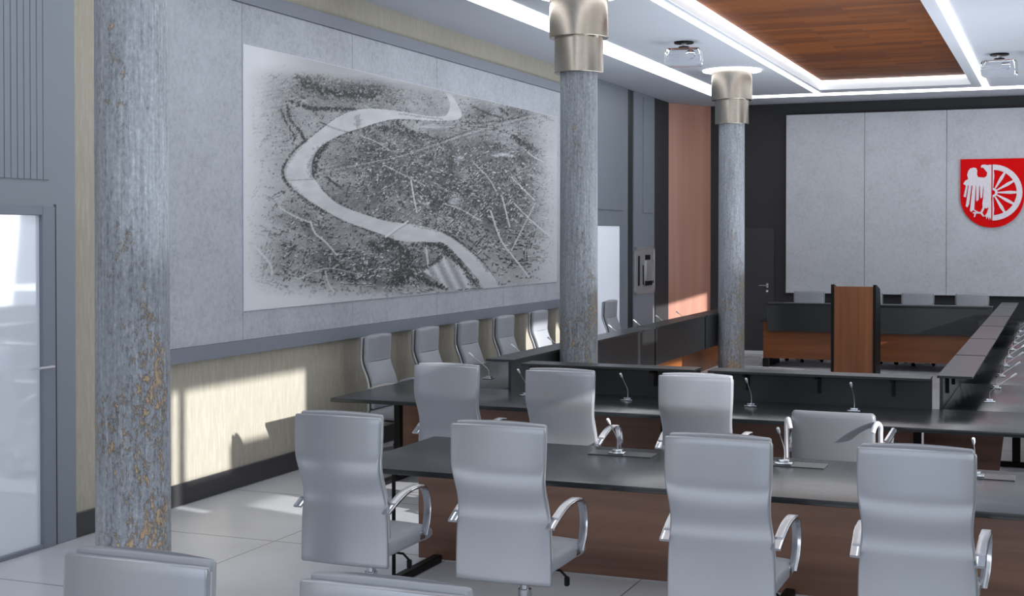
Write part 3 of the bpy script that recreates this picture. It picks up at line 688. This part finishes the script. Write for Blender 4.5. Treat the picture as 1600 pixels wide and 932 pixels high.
# middle desk row: two units with raised counters
def screen_parts(root, horizontal, a0, a1, face, back, zlow=.57, ztop=1.0, wall_to=None, wood_mat='wood_far', out=1, woodz=.14):
    pass
def mid_desk(x0, x1, sx0, sx1, label, legs):
    t = empty('council_desk', label, 'desk', ((x0+x1)/2, 10.4, 0), 0, 'desks of the front row of the council ring')
    at(obj('desktop', box(x0, x1, 9.86, 10.98, .718, TH, .004, 2), 'desk', t), t)
    at(obj('privacy_screen', box(sx0, sx1, 10.94, 10.965, .57, .985), 'screen', t, smooth=False), t)
    at(obj('counter_shelf', box(sx0, sx1, 10.74, 11.0, .985, 1.005, .002, 1), 'screen', t), t)
    at(obj('modesty_panel', box(x0+.25, min(x1-.02, -.99), 10.62, 10.645, .14, .7175), 'wood', t, smooth=False), t)
    n = max(2, round((sx1-sx0)/.62)); 
    for k in range(n):
        x = sx0+(sx1-sx0)*(k+.5)/n; bm = box(x-.012, x+.012, 10.78, 10.94, .96, .985); add_box(bm, x-.012, x+.012, 10.915, 10.94, .84, .96)
        at(obj('shelf_bracket', bm, 'black', t, smooth=False), t)
    for x in legs: at(tfoot(t, x, 10.02, 10.85, 10.45), t)
mid_desk(-5.58, -2.685, -4.24, -2.74, 'black desk of the front council row at its left corner, ending by the mural wall', (-5.25, -2.9))
mid_desk(-2.675, .25, -2.63, -.92, 'black desk of the front council row before the lectern, right half', (-2.5, -.98))
# side rows
def side_desk(sgn, y0, y1, label, group, xin, xout, xa, legs=True):
    """sgn +1: sitters on the +x side (right row); -1: sitters on the -x side (left row)"""
    t = empty('council_desk', label, 'desk', ((xin+xout)/2, (y0+y1)/2, 0), 0, group)
    lo, hi = min(xin, xout), max(xin, xout)
    at(obj('desktop', box(lo if sgn < 0 else lo+.028, hi if sgn > 0 else hi-.028, y0, y1, .718, TH, .004, 2), 'desk', t), t)
    at(obj('privacy_screen', box(min(xin, xin+sgn*.025), max(xin, xin+sgn*.025), y0+.03, y1-.03, .55, .985), 'screen', t, smooth=False), t)
    at(obj('counter_shelf', box(min(xin-sgn*.02, xin+sgn*.24), max(xin-sgn*.02, xin+sgn*.24), y0+.03, y1-.03, .985, 1.005, .002, 1), 'screen', t), t)
    xm = xin+sgn*.32
    at(obj('modesty_panel', box(xm-.012, xm+.012, y0+.02, y1-.02, .14, .7175), 'wood_side', t, smooth=False), t)
    for k in range(3):
        y = y0+(y1-y0)*(k+.5)/3; bm = bmesh.new()
        add_box(bm, min(xin+sgn*.025, xin+sgn*.2), max(xin+sgn*.025, xin+sgn*.2), y-.012, y+.012, .96, .985); add_box(bm, min(xin+sgn*.025, xin+sgn*.05), max(xin+sgn*.025, xin+sgn*.05), y-.012, y+.012, .84, .96)
        at(obj('shelf_bracket', bm, 'black', t, smooth=False), t)
    if legs:
        y = y0+.12
        bm = box(min(xin+sgn*.12, xin+sgn*.95), max(xin+sgn*.12, xin+sgn*.95), y-.03, y+.03, 0, .045, .006, 1); add_box(bm, xin+sgn*.5-.035, xin+sgn*.5+.035, y-.025, y+.025, .04, .7175, .004, 1)
        at(obj('leg', bm, 'black', t), t)
    return t
GR = 'desks of the right row of the council ring'
ry = [10.90, 12.97, 15.07, 17.20, 19.31, 21.42, 23.30]
rl = ['black desk of the right row, nearest, touching the front council row', 'black desk of the right row, second from its near end', 'black desk of the right row, third from its near end', 'black desk of the right row, fourth from its near end', 'black desk of the right row, fifth from its near end', 'black desk of the right row, farthest, under the back wall']
for k in range(6):
    t = side_desk(1, ry[k]+(.09 if k == 0 else 0), ry[k+1]-.004, rl[k], GR, -.87, .25, 0, legs=k > 0)
    if k == 0:
        at(obj('end_panel', prism([(-.985, .30), (-.43, .30), (-.385, .7175), (-.985, .7175)], 'y', 10.995, 11.015), 'wood', t, smooth=False), t)
GL = 'desks of the left row of the council ring'
ly = [10.985, 13.08, 15.56, 18.0, 20.3]
ll = ['black desk of the left row, nearest, under the mural', 'black desk of the left row beside the middle column', 'black desk of the left row, just beyond the middle column', 'black desk of the left row, farthest, before the farthest column']
for k in range(4): side_desk(-1, ly[k], ly[k+1]-.004, ll[k], GL, -4.44, -5.58, 0)
# far row
t = empty('council_desk', 'long far black desk with walnut front below the back wall, behind the lectern', 'desk', (-2.7, 22, 0), 0)
at(obj('desktop', box(-4.42, -.90, 21.488, 22.55, .718, TH, .004, 2), 'desk', t), t)
at(obj('privacy_screen', box(-4.30, -.95, 21.46, 21.485, .575, 1.0), 'screen', t, smooth=False), t)
at(obj('counter_shelf', box(-4.30, -.95, 21.44, 21.70, 1.0, 1.02, .002, 1), 'screen', t), t)
at(obj('modesty_panel', box(-4.38, -.95, 21.55, 21.575, .14, .7175), 'wood_far', t, smooth=False), t)
for x in (-4.33, -1.0):
    bm = box(x-.05, x+.05, 21.5, 22.4, 0, .14, .006, 1); add_box(bm, x-.03, x+.03, 21.9, 22.0, .1, .7175); at(obj('leg', bm, 'black', t), t)

# lectern
lt = empty('lectern', 'tall walnut lectern with black sides standing inside the desk ring', 'lectern', (-2.63, 19.0, 0))
obj('front_panel', box(-.262, .262, 0, .025, .0, 1.385, .003, 1), 'wood_v', lt)
for s in (-1, 1):
    x0, x1 = (-.30, -.262) if s < 0 else (.262, .30)
    obj('side_panel', prism([(-.015, 0), (.52, 0), (.52, 1.20), (.44, 1.34), (.05, 1.41), (-.015, 1.41)], 'x', x0, x1), 'black', lt, smooth=False)
obj('shelf_top', prism([(.02, 1.36), (.44, 1.29), (.44, 1.26), (.02, 1.33)], 'x', -.262, .262), 'wood_v', lt, smooth=False)
obj('base', box(-.262, .262, .03, .50, 0, .06), 'black', lt, smooth=False)

# ------------------------------------------------------------------ microphones (lean toward -y when rz = 0)
mic0 = empty('gooseneck_microphone', 'x', 'microphone')
bm = bmesh.new(); add_box(bm, -.05, .05, -.045, .045, 0, .012, .005, 2); add_box(bm, -.03, .03, -.025, .03, .010, .026, .006, 2); obj('base', bm, 'chrome', mic0)
bm = bmesh.new(); add_tube(bm, smooth_path([(0, 0, .022), (0, 0, .07), (0, -.03, .11), (0, -.16, .205)], 6), .0032, 8); obj('stem', bm, 'silver', mic0)
bm = bmesh.new(); add_tube(bm, [(0, -.155, .201), (0, -.175, .216), (0, -.20, .234), (0, -.204, .237)], [.006, .0095, .0095, .006], 10); obj('microphone_head', bm, 'white', mic0)
mf = [True]
def mic(x, y, rz, label, group, z=TH):
    if mf[0]:
        mf[0] = False; o = mic0; o.location = (x, y, z); o.rotation_euler = (0, 0, rz); o['label'] = label; o['group'] = group; return o
    return dup(mic0, (x, y, z), rz, label, group)
GM = 'microphones on the front table'
for x, lb in ((-2.52, 'silver microphone on the front table between the second and third chairs'), (-1.50, 'silver microphone on the front table left of the low-back chair'), (-.44, 'silver microphone on the front table behind the rightmost chair')):
    mic(x, 8.0, 0, lb, GM, TH+.004)
GM = 'microphones on the front council row'
for x, lb in ((-4.14, 'microphone on the front council row by its left corner'), (-3.26, 'microphone on the front council row before the middle column'), (-2.25, 'microphone on the front council row between the last tall chair and low-back chair'), (-1.46, 'microphone on the front council row behind the low-back chair')):
    mic(x, 10.62, 0, lb, GM)
GM = 'microphones on the left row of desks'
for k, lb in enumerate(['microphone on the left desk row, nearest of that row', 'microphone on the left desk row, second from the near end', 'microphone on the left desk row, third, left of the middle column', 'microphone on the left desk row, fourth, behind the middle column', 'microphone on the left desk row, fifth, right of the middle column', 'microphone on the left desk row, sixth, before the wall cabinet', 'microphone on the left desk row, seventh, before the charcoal strip', 'microphone on the left desk row, last, before the walnut wall panel']):
    if k == 3: continue
    mic(-4.95, 11.72+1.06*k, -PI/2, lb, GM)
GM = 'microphones on the right row of desks'
nth = ['nearest', 'second', 'third', 'fourth', 'fifth', 'sixth', 'seventh', 'eighth', 'ninth', 'tenth']
for k in range(9):
    mic(-.53, 11.60+1.06*k, PI/2, 'silver microphone on the right desk row, %s from the near end' % nth[k] if k else 'silver microphone on the right desk row, nearest of that row', GM)

# ------------------------------------------------------------------ projectors under the ceiling
def projector(x, y, rz, label):
    p = empty('projector', label, 'projector', (x, y, CZ), rz, 'clear ceiling projectors')
    bm = bmesh.new(); add_lathe(bm, [(.11, -.022), (.115, -.018), (.115, -.001)], 32); obj('ceiling_plate', bm, 'black', p)
    bm = bmesh.new(); add_lathe(bm, [(.03, -.06), (.03, -.02)], 16); obj('mount_neck', bm, 'silver', p)
    bm = bmesh.new(); add_lathe(bm, [(.062, -.085), (.065, -.08), (.065, -.058), (.05, -.055)], 24); obj('mount_puck', bm, 'black', p)
    bm = bmesh.new(); secs = []
    for z, k in ((-.285, .94), (-.28, 1.0), (-.22, 1.06), (-.13, 1.03), (-.09, .98), (-.086, .92)):
        secs.append([(a*k, b2*k, z) for a, b2 in rr_dense(.20, .15, .035)])
    body = obj('housing', add_loft(bm, secs), 'glass', p)
    bm = bmesh.new(); add_lathe(bm, [(.045, 0), (.055, .005), (.055, .05), (.04, .055)], 24, .10, -.145, -.17, Matrix.Rotation(PI/2, 4, 'X')); obj('lens', bm, 'glass', body)
    bm = bmesh.new()
    for zz, kx in ((-.20, 1.0), (-.165, .996)):
        add_tube(bm, [(-.2*kx, -.152, zz), (.2*kx, -.152, zz)], .0028, 6)
    add_box(bm, .197, .203, -.12, .12, -.235, -.11, .002, 1)
    obj('trim_line', bm, 'white', body)
    return p
projector(-4.15, 15.75, .12, 'clear projector hanging from a black disc left of the farthest column')
projector(-.74, 18.27, -.1, 'clear projector hanging from a black disc right of the wooden ceiling recess')

# ------------------------------------------------------------------ coat of arms
ca = empty('coat_of_arms', 'red shield with silver half eagle and half wheel on the back wall', 'emblem', (-1.065, BY-.132, 2.77))
sh = []
R = .495
top = .565
for i in range(0, 25):
    a = PI+PI*i/24; sh.append((R*math.cos(a), -.06+R*1.02*math.sin(a)))
sh = [(-R, top)]+sh+[(R, top)]
obj('shield', prism(sh, 'y', -.03, -.001), 'red', ca, smooth=False)
# outlines in crop pixels -> metres; centre (470,480), 1 px = .00152
def P(pts): return [((x-474)*.00151, (487-y)*.00151) for x, y in pts]
bm = bmesh.new()
prism(P([(370, 178), (400, 175), (425, 182), (450, 178), (468, 180), (468, 520), (462, 590), (440, 640), (412, 655), (402, 640), (380, 650), (376, 600), (384, 540), (388, 450), (385, 400), (360, 345), (330, 310), (395, 318), (418, 300), (424, 262), (405, 238), (388, 215), (378, 205), (366, 212), (358, 198)]), 'y', -.046, -.03, bm)
prism(P([(228, 330), (218, 285), (230, 240), (250, 215), (285, 206), (312, 214), (322, 240), (318, 280), (330, 312), (390, 350), (386, 405), (200, 400), (178, 382), (196, 350)]), 'y', -.050, -.03, bm)
for q in ([(214, 352), (232, 362), (204, 530), (182, 520)], [(238, 368), (266, 372), (240, 600), (222, 640), (204, 628)], [(276, 376), (308, 380), (292, 660), (262, 690), (248, 676)], [(312, 378), (344, 380), (338, 555), (318, 578), (312, 562)], [(348, 380), (384, 390), (374, 530), (358, 545), (354, 520)]):
    prism(P(q), 'y', -.046, -.03, bm)
prism(P([(380, 640), (404, 640), (376, 700), (398, 735), (384, 742), (356, 708), (312, 708), (300, 746), (288, 744), (294, 708), (274, 704), (280, 692), (310, 690), (284, 672), (292, 662), (330, 686), (356, 692)]), 'y', -.044, -.03, bm)
prism(P([(440, 640), (468, 560), (468, 780), (452, 745), (445, 780), (432, 740), (418, 770), (414, 738), (396, 742), (424, 700)]), 'y', -.044, -.03, bm)
obj('eagle', bm, 'silver_paint', ca, smooth=False)
bm = bmesh.new(); Ro, Ri, n = 304*.00151, 246*.00151, 24
cx, cz = 6*.00151, 7*.00151
arc = [(-PI/2+PI*i/n) for i in range(n+1)]
prism([(cx+Ro*math.cos(a), cz+Ro*math.sin(a)) for a in arc]+[(cx+Ri*math.cos(a), cz+Ri*math.sin(a)) for a in arc[::-1]], 'y', -.046, -.03, bm)
hub = (.078, .040)
prism([(cx+hub[0]*math.cos(a), cz+hub[0]*math.sin(a)) for a in arc]+[(cx+hub[1]*math.cos(a), cz+hub[1]*math.sin(a)) for a in arc[::-1]], 'y', -.046, -.03, bm)
for k in range(-3, 4):
    a = k*PI/6; r0, r1 = .082, Ri+.008; c, s = math.cos(a), math.sin(a)
    pts = [(r0, -.010), ((r0+r1)/2+.04, -.026), (r1, -.016), (r1, .016), ((r0+r1)/2+.04, .026), (r0, .010)]
    if abs(k) == 3: pts = [(x, (y if (y*(1 if k < 0 else -1)) > 0 else 0)) for x, y in pts]
    q = [(cx+x*c-y*s, cz+x*s+y*c) for x, y in pts]
    qq = [p for i, p in enumerate(q) if (abs(p[0]-q[i-1][0])+abs(p[1]-q[i-1][1])) > 1e-6]
    prism(qq, 'y', -.044, -.03, bm)
obj('wheel', bm, 'silver_paint', ca, smooth=False)

# ------------------------------------------------------------------ light
w = bpy.data.worlds.new('sky'); S.world = w; w.use_nodes = True
bgn = w.node_tree.nodes['Background']; bgn.inputs[0].default_value = (.80, .88, 1.0, 1); bgn.inputs[1].default_value = 1.1
sd = bpy.data.lights.new('sun', 'SUN'); sd.energy = 7.2; sd.angle = math.radians(.6); sd.color = (1, .985, .96)
so = bpy.data.objects.new('sun', sd); COL.objects.link(so)
so.rotation_euler = Vector((-1, .25, -.36)).to_track_quat('-Z', 'Y').to_euler()
def area(name, loc, dirv, sx, sy, e, c=(.90, .95, 1)):
    l = bpy.data.lights.new(name, 'AREA'); l.shape = 'RECTANGLE'; l.size = sx; l.size_y = sy; l.energy = e; l.color = c
    o = bpy.data.objects.new(name, l); COL.objects.link(o); o.location = loc; o.rotation_euler = Vector(dirv).to_track_quat('-Z', 'Y').to_euler(); return o
for k, (a, c) in enumerate(wins):
    area('window_daylight', (RX-.02, (a+c)/2, 2.4), (-1, 0, -.12), 1.9, 2.7, 70)
area('ceiling_fill', (-2.4, 9, CZ-.06), (0, 0, -1), 3, 8, 55)
area('ceiling_fill', (-2.4, 17.5, CZ-.06), (0, 0, -1), 1.6, 6, 40)
area('rear_fill', (-2.4, -2.8, 2.6), (0, 1, -.05), 7, 3.2, 60)  # added fill behind the camera, lights the chair backs
area('chair_back_fill', (-2.0, 5.25, .03), (0, 0, 1), 6, .9, 21)  # added floor-level lamp imitating sunlit floor glow on the chair backs
area('upward_fill', (-2.4, 15.5, 1.5), (0, 0, 1), 2.6, 8, 170)  # added upward lamp without a visible fitting, brightens the ceiling
area('upward_fill', (-2.1, 5.5, 1.9), (0, 0, 1), 3.4, 4, 80)  # second added lamp, lifts the near part of the ceiling

area('under_table_fill', (-1.4, 7.45, .70), (0, .15, -1), 4.6, .5, 9)  # added lamp, lightens floor and modesty panel below the front table

# ------------------------------------------------------------------ camera
cam = bpy.data.cameras.new('camera'); co = bpy.data.objects.new('camera', cam); COL.objects.link(co); S.camera = co
F = 2135.0; th = math.atan(859/F); pitch = math.radians(.8)
cam.sensor_width = 36; cam.lens = F/1600*36; cam.shift_y = -(100-F*math.tan(pitch))/1600
co.location = (0, 0, 2.1); co.rotation_euler = (PI/2-pitch, 0, th); cam.clip_end = 200
S.view_settings.view_transform = 'Standard'; S.view_settings.look = 'None'
S.cycles.use_denoising = True
S.cycles.max_bounces = 8
